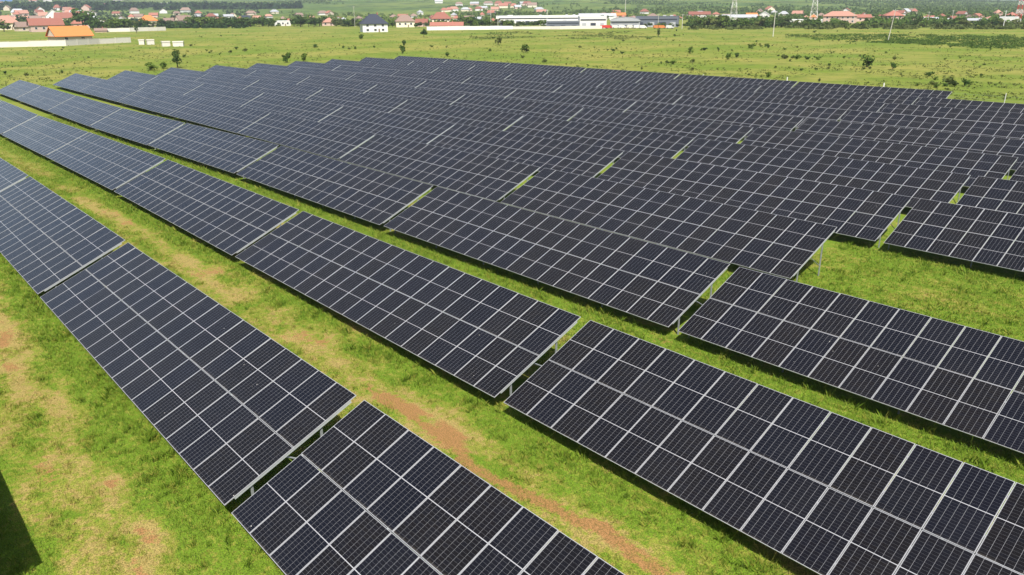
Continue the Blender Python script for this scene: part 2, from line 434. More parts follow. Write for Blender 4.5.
# ------------------------------------------------------------------ grass blades near the camera (uncountable)
def blades(name, x0, x1, y0, y1, dens, hmin, hmax, wid, seed, keep=None, label=None):
    r = np.random.default_rng(seed); n = int((x1-x0)*(y1-y0)*dens)
    x = r.uniform(x0, x1, n); y = r.uniform(y0, y1, n)
    # gather blades into tufts
    cx = np.round(x/.16)*.16; cy = np.round(y/.16)*.16
    hx = vnoise(cx*91.3, cy*57.7, 3)-.5; hy = vnoise(cx*37.1, cy*83.9, 4)-.5
    x = cx+hx*.2+r.normal(0, .065, n); y = cy+hy*.2+r.normal(0, .065, n)
    d, s = dry_soil(x, y); v = lane(y)
    tall = fbm(x/.9, y/.7, 91, 2)
    prob = np.clip(1.05-1.25*s-.45*d+.4*(tall-.5), .03, 1)
    dist = np.hypot(x, y); prob = prob*np.clip(30/dist, .15, 1)
    ok = r.random(n) < prob
    if keep is not None: ok &= keep(x, y)
    x, y, d, s, tall, dist, v = (a[ok] for a in (x, y, d, s, tall, dist, v)); n = len(x)
    z = terrain(x, y)-.01
    h = (hmin+(hmax-hmin)*r.random(n)**1.6)*(1.25-.65*np.clip(d, 0, 1))*(.4+1.0*tall+1.1*sstep((fbm(x/.35, y/.35, 95, 2)-.64)/.12))*(1+.4*g(v, 4.9, .6))
    w = wid*(.7+.6*r.random(n))*np.clip(dist/24, 1, 2.4)
    a = r.uniform(0, 2*np.pi, n); le = r.uniform(.15, .8, n)*h
    b = a+r.uniform(-.6, .6, n)+np.pi/2
    P = np.empty((n, 4, 3))
    P[:, 0] = np.stack([x-np.cos(a)*w/2, y-np.sin(a)*w/2, z], 1)
    P[:, 1] = np.stack([x+np.cos(a)*w/2, y+np.sin(a)*w/2, z], 1)
    mx, my = x+np.cos(b)*le*.4, y+np.sin(b)*le*.4
    P[:, 2] = np.stack([mx+np.cos(a)*w*.4, my+np.sin(a)*w*.4, z+h*.62], 1)
    P[:, 3] = np.stack([x+np.cos(b)*le, y+np.sin(b)*le, z+h], 1)
    base = np.arange(n)[:, None]*4
    f = (base+np.array([[0, 1, 2, 0, 2, 3]])).reshape(-1)
    rep = lambda q_: np.repeat(q_, 4)
    me = raw_mesh(name, P.reshape(-1, 3), f, 3, M['blade'], dict(dry=rep(d), soil=rep(s), rnd=rep(np.clip(.55*vnoise(np.floor(x/.14)*7.3+.31, np.floor(y/.14)*5.9+.17, 6)+.45*r.random(n), 0, 1))))
    return tag(mesh_obj(name, me), label, 'grass', kind='stuff')
under = lambda v: v < 5.75
blades('grass', -80, -7, .4, 6.3, 820, .03, .10, .011, 1, label='mown grass with dry tan patches before the front row of panels')
blades('grass', -125, -3, 9.2, 15.6, 700, .03, .11, .011, 2, label='grass strip between the front and second panel rows')
blades('grass', -125, -4, 18.4, 24.9, 460, .03, .13, .012, 3, label='bright green grass strip between the second and third rows')
blades('grass', -110, -10, 27.6, 34.2, 300, .05, .16, .014, 4, label='narrow grass strip between the third and fourth rows')
blades('grass', -19.5, -6, 34.2, 43.8, 520, .03, .13, .013, 5, label='open grass plot at the right where the fourth row stops')

# ------------------------------------------------------------------ plants
def leaf_cloud(mb, c, r, n, size, rs, flat=.75):
    for _ in range(n):
        while True:
            p = Vector((rs.uniform(-1, 1), rs.uniform(-1, 1), rs.uniform(-1, 1)))
            if .25 < p.length < 1: break
        p = p.normalized()*(p.length**.5)
        q_ = Vector((c[0]+p.x*r[0], c[1]+p.y*r[1], c[2]+p.z*r[2]))
        nrm = (p+Vector((rs.gauss(0, .6), rs.gauss(0, .6), rs.gauss(.3, .6)))).normalized()
        a = nrm.orthogonal().normalized(); b = nrm.cross(a); t = rs.uniform(0, 6.28)
        a, b = a*math.cos(t)+b*math.sin(t), b*math.cos(t)-a*math.sin(t)
        s = size*rs.uniform(.6, 1.4)
        mb.face([q_-a*s, q_-b*s*flat, q_+a*s, q_+b*s*flat])
def tree_meshes(seed, tall, wide, nl, mat, lobes=9, bare=.2):
    rs = random.Random(seed); tr = MB(); cr = MB()
    top = Vector((rs.uniform(-.05, .05), rs.uniform(-.05, .05), tall*.72))
    tr.bar((0, 0, -.03*tall), top*.5, .035*tall, n=6, w2=.025*tall); tr.bar(top*.5, top, .025*tall, n=5, w2=.008*tall)
    for i in range(lobes):
        t = rs.uniform(0, 6.28); h = bare+(1-bare)*rs.uniform(.12, .88)
        rad = wide*.5*math.sin(min(1, max(.2, 1.1-abs(h-.5)*1.2))*1.57)*rs.uniform(.3, .8)
        c = Vector((math.cos(t)*rad, math.sin(t)*rad, h*tall))
        st_ = top*rs.uniform(.35, .8)
        tr.bar(st_, c, .012*tall, n=4, w2=.004*tall)
        k = wide*rs.uniform(.2, .34)
        leaf_cloud(cr, c, (k, k, k*.8*max(.6, tall/wide*.6)), nl//lobes, wide*.085, rs)
    return tr.mesh('trunk', M['bark']), cr.mesh('crown', mat)
TREES = [tree_meshes(1, 1, .85, 420, M['leaf_a']), tree_meshes(2, 1, .75, 420, M['leaf_b']), tree_meshes(3, 1, 1.0, 420, M['leaf_b'], 11, .12),
         tree_meshes(4, 1, .55, 360, M['leaf_a'], 8, .15), tree_meshes(5, 1, .9, 420, M['leaf_c'], 10, .1)]
def tree(px, py, hpx, var, label, group=None, wide=1., name='tree'):
    x, y = at(px, py); d = math.hypot(x, y); h = hpx*math.hypot(d, CAM_H)/FPX*1.02
    o = empty(name, (x, y, tz(x, y)), random.uniform(0, 6.28)); tag(o, label, 'tree', group)
    for nm, me in zip(('trunk', 'crown'), TREES[var]):
        c = mesh_obj(nm, me, o); c.scale = (h*wide, h*wide, h)
    return o
def bush_mesh(seed, mat, n=110, spiky=False):
    rs = random.Random(seed); cr = MB(); tr = MB()
    for i in range(6):
        t = rs.uniform(0, 6.28); rad = rs.uniform(0, .33); h = rs.uniform(.3, .72)
        c = Vector((math.cos(t)*rad, math.sin(t)*rad, h)); tr.bar((0, 0, -.03), c, .02, n=3, w2=.006)
        leaf_cloud(cr, c, (.24, .24, .26), n//6, .115, rs)
    return tr.mesh('stem', M['bark']), cr.mesh('foliage', mat)
BUSH = [bush_mesh(1, M['leaf_b']), bush_mesh(2, M['leaf_b']), bush_mesh(3, M['leaf_c']), bush_mesh(4, M['leaf_a'])]
def bush(x, y, h, w, var, label, group=None):
    o = empty('shrub', (x, y, tz(x, y)), random.uniform(0, 6.28)); tag(o, label, 'shrub', group)
    for nm, me in zip(('stem', 'foliage'), BUSH[var]):
        c = mesh_obj(nm, me, o); c.scale = (w, w, h)
    return o
def bush_at(px, py, hpx, wpx, var, label, group=None):
    x, y = at(px, py); d = math.hypot(x, y)
    return bush(x, y, hpx*d/FPX, wpx*d/FPX*1.1, var, label, group)

# ------------------------------------------------------------------ buildings
def scale_at(px, py):
    x, y = at(px, py); d = math.hypot(math.hypot(x, y), CAM_H)
    return x, y, d/FPX
def view_rz(x, y): return math.atan2(y, x)-math.pi/2      # turns a thing's front (-Y) to the camera
def windows(parent, w, h, y, n, zc, ww, wh, face=-1):
    for i in range(n):
        xx = (i+.5)/n*w-w/2
        f = MB(); f.box((0, face*.03, 0), (ww+.24, .08, wh+.24)); fo = f.build('window', M['white'], parent, (xx, y, zc))
        p = MB(); p.box((0, face*.08, 0), (ww, .05, wh)); p.build('pane', M['glass'], fo)
def house(px, py, wpx, hpx, roof, wall, roofmat, label, turn=0., depth=None, wallfrac=.5, nwin=3, group=None, name='house', cat='house', chimney=True):
    x, y, s = scale_at(px, py); w = wpx*s; h = hpx*s; dp = depth or max(6., min(w*.7, 12.)); wh = h*wallfrac
    o = empty(name, (x, y, tz(x, y)-.1), view_rz(x, y)+turn); tag(o, label, cat, group)
    a = MB(); a.box((0, 0, wh/2), (w, dp, wh))
    ov = min(.7, w*.06)
    if roof == 'gable':
        for sx in (-1, 1): a.face([(sx*w/2, -dp/2, wh), (sx*w/2, dp/2, wh), (sx*w/2, 0, h-.15)])
    if roof == 'endgable':
        for sy in (-1, 1): a.face([(-w/2, sy*dp/2, wh), (w/2, sy*dp/2, wh), (0, sy*dp/2, h-.15)])
    a.build('wall', M[wall], o)
    r = MB(); W = w/2+ov; D = dp/2+ov; th = .25; z0 = wh-.1
    if roof == 'gable': ridge = [(-W, 0, h), (W, 0, h)]
    elif roof == 'hip': q_ = max(.1, W-D*.9); ridge = [(-q_, 0, h), (q_, 0, h)]
    if roof in ('gable', 'hip'):
        A = [(-W, -D, z0), (W, -D, z0), (W, D, z0), (-W, D, z0)]
        r.face([A[0], A[1], ridge[1], ridge[0]]); r.face([A[2], A[3], ridge[0], ridge[1]])
        if roof == 'hip': r.face([A[1], A[2], ridge[1]]); r.face([A[3], A[0], ridge[0]])
        lowv = [(p[0], p[1], p[2]-th) for p in A]; r.face(lowv[::-1])
        for i in range(4):
            j = (i+1) % 4; r.face([lowv[i], lowv[j], A[j], A[i]])
        if roof == 'gable':
            for e, (p_, q1) in enumerate(((A[0], A[3]), (A[1], A[2]))):
                rr = ridge[e]
                r.face([p_, (p_[0], p_[1], p_[2]-th), (rr[0], 0, h-th), rr]); r.face([q1, (q1[0], q1[1], q1[2]-th), (rr[0], 0, h-th), rr])
    elif roof == 'endgable':
        for sx in (-1, 1):
            P_ = [(sx*W, -D, z0), (0, -D, h), (0, D, h), (sx*W, D, z0)]; r.face(P_)
            r.face([(p[0], p[1], p[2]-th) for p in P_][::-1])
            for i in range(4):
                j = (i+1) % 4; a1, b1 = P_[i], P_[j]; r.face([a1, b1, (b1[0], b1[1], b1[2]-th), (a1[0], a1[1], a1[2]-th)])
    elif roof == 'flat':
        r.box((0, 0, wh+.18), (w+.3, dp+.3, .4)); h = wh
    elif roof == 'arch':
        n = 10; prev = None
        for i in range(n+1):
            t = math.pi*i/n; cur = (-math.cos(t)*W, math.sin(t)*(h-wh)+z0)
            if prev: r.face([(prev[0], -D, prev[1]), (prev[0], D, prev[1]), (cur[0], D, cur[1]), (cur[0], -D, cur[1])])
            prev = cur
        for sy in (-1, 1): r.face([(-math.cos(math.pi*i/n)*W, sy*D*.98, math.sin(math.pi*i/n)*(h-wh)+z0) for i in range(n+1)])
    ro = r.build('roof', M[roofmat], o)
    if chimney and roof in ('gable', 'hip', 'endgable'):
        c = MB(); c.box((w*.18, .4, h+.1), (.7, .7, 1.5)); c.build('chimney', M['brick'], ro)
    if nwin and wh > 2.0:
        floors = 2 if wh > 5.2 else 1
        for fl in range(floors):
            windows(o, w*.92, wh, -dp/2, nwin, wh*(fl+.55)/floors, min(1.5, w/nwin*.45), min(1.5, wh/floors*.45))
        dd = MB(); dd.box((0, -.05, 1.05), (1.0, .12, 2.1)); dd.build('door', M['wood'], o, (w*.92/nwin/2-.0, -dp/2, 0) if nwin % 2 == 0 else (w*.92/nwin*.5, -dp/2, 0))
    return o
def wall_run(name, pts, hpx, mat, label, th=.25, posts=True, cat='wall'):
    P_ = [at(*p) for p in pts]; x0, y0 = P_[0]; zb = tz(x0, y0)
    o = empty(name, (x0, y0, zb)); tag(o, label, cat)
    _, _, s = scale_at(*pts[0]); h = hpx*s
    for i in range(len(P_)-1):
        ax, ay = P_[i]; bx, by = P_[i+1]; L_ = math.hypot(bx-ax, by-ay); n = max(1, int(L_/6)); ang = math.atan2(by-ay, bx-ax)
        for j in range(n):
            t = (j+.5)/n; xx = ax+(bx-ax)*t; yy = ay+(by-ay)*t
            w_ = MB(); hh = h*random.uniform(.94, 1.05); w_.box((0, 0, hh/2-.3), (L_/n-.12, th, hh+.6))
            w_.box((-(L_/n)/2+.06, 0, hh/2-.25), (.3, th+.16, hh+.8))
            w_.box((0, 0, hh+.04), (L_/n-.1, th+.1, .09))
            b = w_.build('wall_panel', M[mat], o); b.location = (xx-x0, yy-y0, tz(xx, yy)-zb); b.rotation_euler = (0, 0, ang)
    return o

# left village
o = house(71, 41.5, 29, 13, 'gable', 'tan', 'orange', 'bright orange tiled barn behind the pale wall at left', turn=.42, depth=9, wallfrac=.42, nwin=2, name='barn', cat='barn', chimney=False)
wall_run('boundary_wall', [(-12, 46.8), (30, 45.8), (66, 45), (100, 43), (131, 41.5)], 4.3, 'pale', 'long pale concrete wall running in front of the orange barn')
wall_run('boundary_wall', [(95, 31.5), (130, 31), (166, 30)], 3.0, 'pale', 'pale wall below the trees right of the left village')
for px, w, lab in ((142, 4.2, 'leftmost of the four white huts in the left meadow'), (150.5, 5.6, 'white hut second from left among the four in the meadow'),
                   (166, 6.4, 'white hut third from left among the four in the meadow'), (178.5, 8.5, 'rightmost and widest of the four white huts in the meadow')):
    house(px, 43.5 if px < 160 else 45.2, w, 4.0, 'flat', 'pale', 'pale', lab, turn=random.uniform(-.2, .2), depth=2.6, wallfrac=.92, nwin=0, name='white_hut', cat='hut')
V = [(8, 29.5, 15, 11, 'hip', 'cream', 'rose', 'pale rose roofed house at the left picture edge', .2, 3),
     (27, 30.5, 15, 7.5, 'gable', 'tan', 'brown', 'low brown roofed house left of the pink walled one', .3, 2),
     (47, 31, 24, 10.5, 'gable', 'pink', 'red', 'long red roofed house with pink walls behind the barn', .15, 4),
     (54.5, 23, 11, 10.5, 'endgable', 'white', 'whiteroof', 'white gabled house rising above the left village roofs', 0, 2),
     (66, 23.5, 14, 8.5, 'gable', 'cream', 'red', 'red roofed house right of the white gabled house', -.2, 3),
     (81, 28, 12, 8, 'hip', 'pink', 'brick', 'brownish red roofed house beside the big dark tree', .2, 2),
     (35, 23, 10, 5, 'gable', 'cream', 'brown', 'small brown roofed house at the back of the left village', 0, 2),
     (23, 21, 9, 5, 'gable', 'pink', 'rose', 'small rose roofed house behind the left village trees', .3, 2),
     (73, 20.5, 9, 5, 'gable', 'cream', 'rose', 'small rose roofed house behind the red roof', -.3, 2),
     (6, 17.5, 14, 4, 'flat', 'blue', 'blue', 'blue sheet metal hall far off at the left edge', 0, 0),
     (101, 31.5, 9, 3.5, 'gable', 'pink', 'brown', 'low shed by the pale wall right of the village', 0, 1),
     (149, 25, 13, 8.5, 'hip', 'cream', 'orange', 'orange hip roofed house among trees left of centre', .2, 3),
     (171, 23.5, 11, 5, 'gable', 'cream', 'brown', 'small cream house between two tree groups at left', .1, 2),
     (184, 24.5, 12, 8, 'gable', 'tan', 'brown', 'drab brown house at the left end of the green hedge', .5, 2),
     (247, 25.5, 7, 9, 'gable', 'pink', 'slate', 'narrow dark roofed house at the right end of the hedge', .3, 1),
     (282, 25.5, 14, 8.5, 'flat', 'white', 'whiteroof', 'white flat roofed house between two dark tree groups', .2, 3),
     (328, 25.5, 11, 7, 'hip', 'pink', 'rose', 'rose house among trees left of the black roof', .1, 2),
     (405, 26.5, 17, 11, 'hip', 'cream', 'brown', 'pale brown roofed house right of the black roofed one', .1, 3),
     (422, 26, 11, 7, 'gable', 'pink', 'red', 'small red roofed house left of the large red roof', -.2, 2),
     (441, 24.5, 18, 11.5, 'hip', 'cream', 'red', 'large red hip roofed house above the long white wall', .1, 4),
     (447, 28, 30, 6, 'gable', 'pink', 'brick', 'long low dark red shed in front of red roofed house', -.05, 3)]
for (px, py, w, h, rf, wl, rm, lab, tn, nw) in V:
    house(px, py, w, h, rf, wl, rm, lab, turn=tn, nwin=nw)
house(374, 31.5, 23, 16, 'hip', 'white', 'slate', 'white house with a black pyramid roof alone in the meadow', turn=.15, depth=13, wallfrac=.48, nwin=3)
wall_run('boundary_wall', [(427, 30), (470, 29.5), (513, 29)], 3.2, 'white', 'long white wall below the red roofed houses')
wall_run('boundary_wall', [(513, 29), (560, 29), (602, 28.5)], 2.6, 'pale', 'pale wall in front of the factory halls')
# industrial strip
I = [(541, 24.5, 84, 8.5, 'flat', 'white', 'whiteroof', 'very long white warehouse behind the pale wall', 0, 0, 'warehouse'),
     (563, 28.2, 31, 7, 'flat', 'dgrey', 'greyroof', 'dark grey low hall before the long white warehouse', 0, 0, 'hall'),
     (592, 28, 25, 11, 'flat', 'white', 'whiteroof', 'bulky white factory block right of the dark grey hall', .1, 0, 'factory'),
     (597, 19.5, 34, 6, 'gable', 'white', 'greyroof', 'pale long shed behind the white factory block', .1, 0, 'shed'),
     (625, 27, 27, 9.5, 'arch', 'greyroof', 'greyroof', 'grey hall with a rounded roof beside the factory block', 0, 0, 'hall'),
     (618, 19, 13, 6, 'gable', 'pink', 'orange', 'orange roofed house behind the rounded grey hall', .1, 2, 'house'),
     (657, 26.5, 39, 9.5, 'flat', 'dgrey', 'dgrey', 'long dark blue grey hall right of the rounded hall', -.05, 0, 'hall'),
     (699, 18.5, 19, 6.5, 'gable', 'white', 'red', 'red roofed long house right of the dark hall', .1, 3, 'house'),
     (739, 21, 30, 6, 'gable', 'pale', 'greyroof', 'pale long shed at the foot of the lattice tower', .05, 0, 'shed'),
     (751, 19.5, 9, 6, 'gable', 'cream', 'orange', 'orange roofed house right of the lattice tower', .2, 1, 'house'),
     (764, 20.5, 9, 8, 'endgable', 'white', 'whiteroof', 'white house with steep gable right of the tower', 0, 2, 'house'),
     (797, 22.3, 15, 2.6, 'flat', 'white', 'whiteroof', 'low white shed left of the second tower', 0, 0, 'shed'),
     (819, 22.3, 14, 2.6, 'flat', 'white', 'whiteroof', 'low white shed at the foot of the second tower', 0, 0, 'shed'),
     (813, 21, 7, 6, 'hip', 'pink', 'orange', 'small orange hut under the second tower', 0, 1, 'hut'),
     (839, 22.8, 27, 10, 'hip', 'pink', 'rose', 'large pink building with a wide hip roof at right', .05, 6, 'building'),
     (862, 21, 12, 6, 'gable', 'pink', 'brick', 'small brick roofed house right of the pink building', .2, 2, 'house'),
     (892, 22.5, 14, 10, 'hip', 'pink', 'brick', 'pink house with red roof behind the leaning pole', .2, 3, 'house'),
     (929, 21.5, 12, 4, 'gable', 'white', 'greyroof', 'white low house left in the right hand hamlet', .1, 2, 'house'),
     (943, 22.5, 9, 3.5, 'flat', 'white', 'whiteroof', 'white box like shed in the right hand hamlet', 0, 1, 'shed'),
     (976, 22.5, 12, 4, 'gable', 'cream', 'greyroof', 'cream low house in the middle of the right hamlet', 0, 2, 'house'),
     (992, 22.5, 12, 3, 'flat', 'white', 'whiteroof', 'long white shed near the red white mast', 0, 0, 'shed'),
     (1008, 24, 13, 6, 'flat', 'white', 'whiteroof', 'white building at the foot of the red white mast', 0, 2, 'building')]
for (px, py, w, h, rf, wl, rm, lab, tn, nw, kind) in I:
    o = house(px, py, w, h, rf, wl, rm, lab, turn=tn, nwin=nw, depth=14, wallfrac=.62 if rf != 'flat' else .95, name=kind, cat=kind, chimney=False)
    if kind in ('warehouse', 'hall', 'factory'):
        _, _, s_ = scale_at(px, py); W_ = w*s_; H_ = h*s_*(.62 if rf != 'flat' else .95); nd = max(3, int(W_/7))
        for i in range(nd):
            d_ = MB(); dw = W_/nd*random.uniform(.35, .6); d_.box((0, -.06, H_*.24), (dw, .14, H_*.48)); d_.build('loading_door', M[random.choice(['dgrey', 'greyroof', 'slate'])], o, ((i+.5)/nd*W_-W_/2, -7, 0))
        d_ = MB(); d_.box((0, -.05, H_*.74), (W_*.94, .12, H_*.12)); d_.build('window_band', M['glass'], o, (0, -7, 0))
        for i in range(nd//2):
            d_ = MB(); d_.box((0, 0, .5), (2.2, 2.2, 1.2)); d_.build('roof_vent', M['grey'], o, (random.uniform(-.4, .4)*W_, random.uniform(-3, 3), (H_ if rf == 'flat' else h*s_)-.1))
# far hamlet above the warehouse: look-alikes, one shared label
rs = random.Random(4)
for i in range(22):
    px = 440+i*4.9+rs.uniform(-1.5, 1.5); py = 15.2+rs.uniform(-1, 1.2)
    house(px, py, rs.uniform(6, 9), rs.uniform(3, 4.4), rs.choice(['gable', 'hip']), rs.choice(['white', 'cream', 'pink']), rs.choice(['red', 'brick', 'brown', 'greyroof', 'rose']),
          'tiny distant house of the far hamlet above the long white warehouse', turn=rs.uniform(-.5, .5), nwin=0, depth=8, group='houses of the far hamlet', chimney=False)
for i in range(14):
    px = rs.choice([rs.uniform(88, 130), rs.uniform(155, 180), rs.uniform(205, 225)]); py = 16.3+rs.uniform(-.4, 1)
    house(px, py, rs.uniform(4, 10), rs.uniform(1.5, 2.8), 'flat', 'white', 'whiteroof', 'tiny far white hall in front of the dark wood at left', turn=rs.uniform(-.3, .3), nwin=0, depth=14, group='far white halls', name='hall', cat='hall')

# parked vans and cars along the factory wall
def van(px, py, mat, label):
    x, y, s = scale_at(px, py); o = empty('parked_van', (x, y, tz(x, y)), view_rz(x, y)+random.uniform(-.4, .4)); tag(o, label, 'van', 'vehicles parked by the factory halls')
    b = MB(); prof = [(-2.5, .4), (2.4, .4), (2.5, 1.0), (1.7, 1.25), (1.0, 2.1), (-2.5, 2.1)]
    for sy in (-1, 1): b.face([(p[0], sy*.95, p[1]) for p in prof][::sy])
    for i in range(6):
        p, q_ = prof[i], prof[(i+1) % 6]; b.face([(p[0], -.95, p[1]), (q_[0], -.95, q_[1]), (q_[0], .95, q_[1]), (p[0], .95, p[1])])
    b.build('body', M[mat], o)
    g_ = MB(); g_.face([(1.66, -.85, 1.32), (1.66, .85, 1.32), (1.08, .85, 2.0), (1.08, -.85, 2.0)]); w_ = g_.build('windscreen', M['glass'], o); w_.location = (.03, 0, .02)
    for sx in (-1.6, 1.6):
        for sy in (-.9, .9):
            t = MB(); t.bar((sx, sy-.12, .36), (sx, sy+.12, .36), .36, n=10); t.build('wheel', M['blackp'], o)
for px, mt, lb in ((604, 'redp', 'red van leftmost of the vehicles by the grey hall'), (609, 'redp', 'second red van from the left by the grey hall'), (616, 'white', 'white van right beside the red vans'),
                   (623, 'white', 'white van before the middle of the rounded hall'), (630, 'pale', 'pale van before the right of the rounded hall'), (637, 'white', 'white van left of the orange vans'),
                   (643, 'white', 'white van nearest the dark long hall'), (657, 'orange', 'left orange van before the dark long hall'), (662, 'orange', 'right orange van before the dark long hall'), (670, 'white', 'white van below the right end of the dark hall')):
    van(px, 28.3, mt, lb)

# ------------------------------------------------------------------ towers and poles
def lattice(px, py, hpx, label, base=3.2, mats=('steel', 'steel'), top=.5):
    x, y, s = scale_at(px, py); h = hpx*s; o = empty('lattice_tower', (x, y, tz(x, y)), .4); tag(o, label, 'tower')
    n = 8; zs = [h*(1-(1-i/n)**1.25) for i in range(n+1)]
    for i in range(n):
        m_ = MB(); r0 = base+(top-base)*zs[i]/h; r1 = base+(top-base)*zs[i+1]/h
        c0 = [(sx*r0, sy*r0, zs[i]) for sx, sy in ((-1, -1), (1, -1), (1, 1), (-1, 1))]
        c1 = [(sx*r1, sy*r1, zs[i+1]) for sx, sy in ((-1, -1), (1, -1), (1, 1), (-1, 1))]
        for j in range(4):
            k = (j+1) % 4
            m_.bar(c0[j], c1[j], .12); m_.bar(c0[j], c1[k], .06); m_.bar(c0[k], c1[j], .06); m_.bar(c1[j], c1[k], .06)
        m_.build('tower_section', M[mats[i % 2]], o)
    a = MB(); a.bar((0, 0, h), (0, 0, h*1.08), .12); a.build('antenna', M['conc'], o)
lattice(733, 22.5, 30, 'pale lattice tower left of the second tower at right', mats=('conc', 'white'))
lattice(813, 22.5, 32, 'pale lattice tower standing over a small orange hut', mats=('conc', 'white'))
lattice(1017, 23, 24, 'red and white lattice mast at the right picture edge', base=2.0, mats=('white', 'redp'), top=.9)
def pole(px, py, hpx, label, mat='conc', lean=0., r=.16, arm=True):
    x, y, s = scale_at(px, py); h = hpx*s; o = empty('utility_pole', (x, y, tz(x, y)), view_rz(x, y)); tag(o, label, 'pole'); o.rotation_euler.y = lean
    a = MB(); a.bar((0, 0, -.4), (0, 0, h), r*1.25, n=8, w2=r*.8); a.build('shaft', M[mat], o)
    if arm:
        b = MB(); b.box((0, -.1, h-.5), (1.8, .1, .12)); b.build('crossarm', M[mat], o)
        for xx in (-.8, 0, .8):
            c = MB(); c.bar((xx, -.1, h-.44), (xx, -.1, h-.2), .05, n=6); c.build('insulator', M['white'], o)
pole(773, 36, 22, 'straight pale pole in the meadow right of the white house')
pole(888, 40.5, 26, 'slightly leaning pale pole in front of the pink house', lean=.09, r=.13)
pole(682, 28.5, 13, 'pale pole right of the long dark hall')
pole(625, 18, 24, 'tall thin mast behind the rounded grey hall', arm=False, r=.35)
pole(178, 15.5, 13, 'thin white mast far off behind the brown house', arm=False, r=.5)
pole(215, 15.5, 15, 'thin white mast above the green hedge', arm=False, r=.5)
pole(355, 26.5, 18, 'thin pole left of the black roofed house', r=.13)
pole(491, 27, 21, 'thin pole at left end of the warehouse', r=.13)
pole(498, 28.5, 12, 'short pole before the left end of the warehouse', r=.13)
pole(547, 28.5, 17, 'white pole before the dark grey hall', r=.14, mat='white')
pole(658, 27, 12, 'short pole before the long dark hall', r=.13)
pole(853, 24, 10, 'short pole right of the large pink building', r=.14)
pole(927, 26, 12, 'pole at the left of the right hand hamlet', r=.15)
pole(951, 25, 12, 'pole in the middle of the right hand hamlet', r=.15)
pole(1003, 28, 14, 'pole left of the red white mast', r=.17, mat='white')
# site fence behind the last row
fx = [-84, -67.6, -51.8, -35.4, -19]
fe = empty('site_fence', (fx[0], 120, tz(fx[0], 120))); tag(fe, 'thin wire fence on white posts behind the hindmost panel row', 'fence')
for i, x in enumerate(fx):
    a = MB(); a.bar((0, 0, -.3), (0, 0, 2.25 if i in (1, 2) else 1.9), .09 if i in (1, 2) else .05, n=6)
    p = a.build('post', M['white'], fe); p.location = (x-fx[0], 0, tz(x, 120)-tz(fx[0], 120))
for zz in (.5, 1.0, 1.5):
    a = MB()
    for i in range(len(fx)-1): a.bar((fx[i]-fx[0], -.08, zz), (fx[i+1]-fx[0], -.08, zz), .006, n=3)
    a.build('wire', M['steel'], fe)

# ------------------------------------------------------------------ trees by the villages
tree(84, 29, 17, 0, 'big dark tree right of the left village roofs', wide=1.1)
tree(64, 30, 8, 1, 'tree just behind the left end of the orange roof', wide=1.2)
tree(4, 31, 9, 1, 'green tree before the rose roofed house at left edge', wide=1.3)
tree(22, 25, 8, 0, 'dark tree in the middle of the left village', wide=1.2)
tree(136.5, 32.5, 8, 3, 'small dark tree before the pale wall left of centre', wide=.9)
tree(424, 37, 8, 0, 'small round dark tree alone below the red roofs', wide=.9)
tree(658.5, 36, 7.5, 3, 'small dark tree alone below the long dark hall', wide=.9)
tree(177.5, 66.5, 15.5, 3, 'tall bushy tree standing alone behind the left panel rows', wide=1.1)
def belt(spec, label, group):
    for i, (px, py, h, v, w) in enumerate(spec): tree(px, py, h, v, label, group, w)
rs = random.Random(7)
def rnd_belt(x0, x1, py, n, h0, h1, vs_): return [(x0+(x1-x0)*(i+.5)/n+rs.uniform(-2, 2), py+rs.uniform(-.7, .7), rs.uniform(h0, h1), rs.choice(vs_), rs.uniform(1, 1.5)) for i in range(n)]
belt(rnd_belt(92, 132, 29.5, 11, 6, 12, [0, 1, 2, 4]), 'tree of the clump between the left village and the orange hip roof', 'trees right of the left village')
belt(rnd_belt(133, 180, 26.5, 8, 4, 8, [0, 1, 4]), 'tree of the loose row around the orange hip roofed house', 'trees around the orange hip roof')
belt(rnd_belt(190, 242, 26.5, 16, 6.5, 10, [1, 2, 2]), 'bright green tree of the dense hedge left of centre', 'trees of the green hedge')
belt(rnd_belt(244, 274, 26, 8, 6, 9, [0, 1, 2]), 'tree of the clump left of the white flat roofed house', 'trees left of the white house')
belt(rnd_belt(293, 322, 26, 9, 6.5, 9.5, [0, 0, 1]), 'dark tree of the clump right of the white flat roofed house', 'trees right of the white house')
belt(rnd_belt(335, 362, 26, 7, 4.5, 8, [0, 1, 4]), 'tree of the clump left of the black roofed house', 'trees left of the black roof')
belt(rnd_belt(386, 432, 26.5, 9, 3, 6, [0, 1]), 'small tree of the row between black roof and red roofs', 'trees between black roof and red roofs')
belt(rnd_belt(455, 492, 26, 12, 6, 9, [1, 2, 0]), 'tree of the clump above the long white wall', 'trees above the white wall')
belt(rnd_belt(496, 546, 27, 13, 5, 8, [1, 2, 0, 4]), 'tree of the row before the long white warehouse', 'trees before the warehouse')
belt(rnd_belt(640, 700, 27.5, 9, 3, 6, [0, 4, 1]), 'small tree of the row below the long dark hall', 'trees below the dark hall')
belt(rnd_belt(690, 732, 27, 12, 5.5, 11, [1, 2, 2, 4]), 'tree of the clump left of the pale lattice tower', 'trees left of the lattice tower')
belt(rnd_belt(732, 800, 27, 18, 4.5, 9, [0, 1, 2, 4]), 'tree of the belt between the two lattice towers', 'trees between the lattice towers')
belt(rnd_belt(800, 900, 27, 30, 3, 6, [1, 2, 4, 2]), 'low tree of the belt before the large pink building', 'trees before the pink building')
belt(rnd_belt(900, 1028, 26.5, 34, 3, 6.5, [0, 1, 2, 4]), 'low tree of the belt around the right hand hamlet', 'trees around the right hamlet')

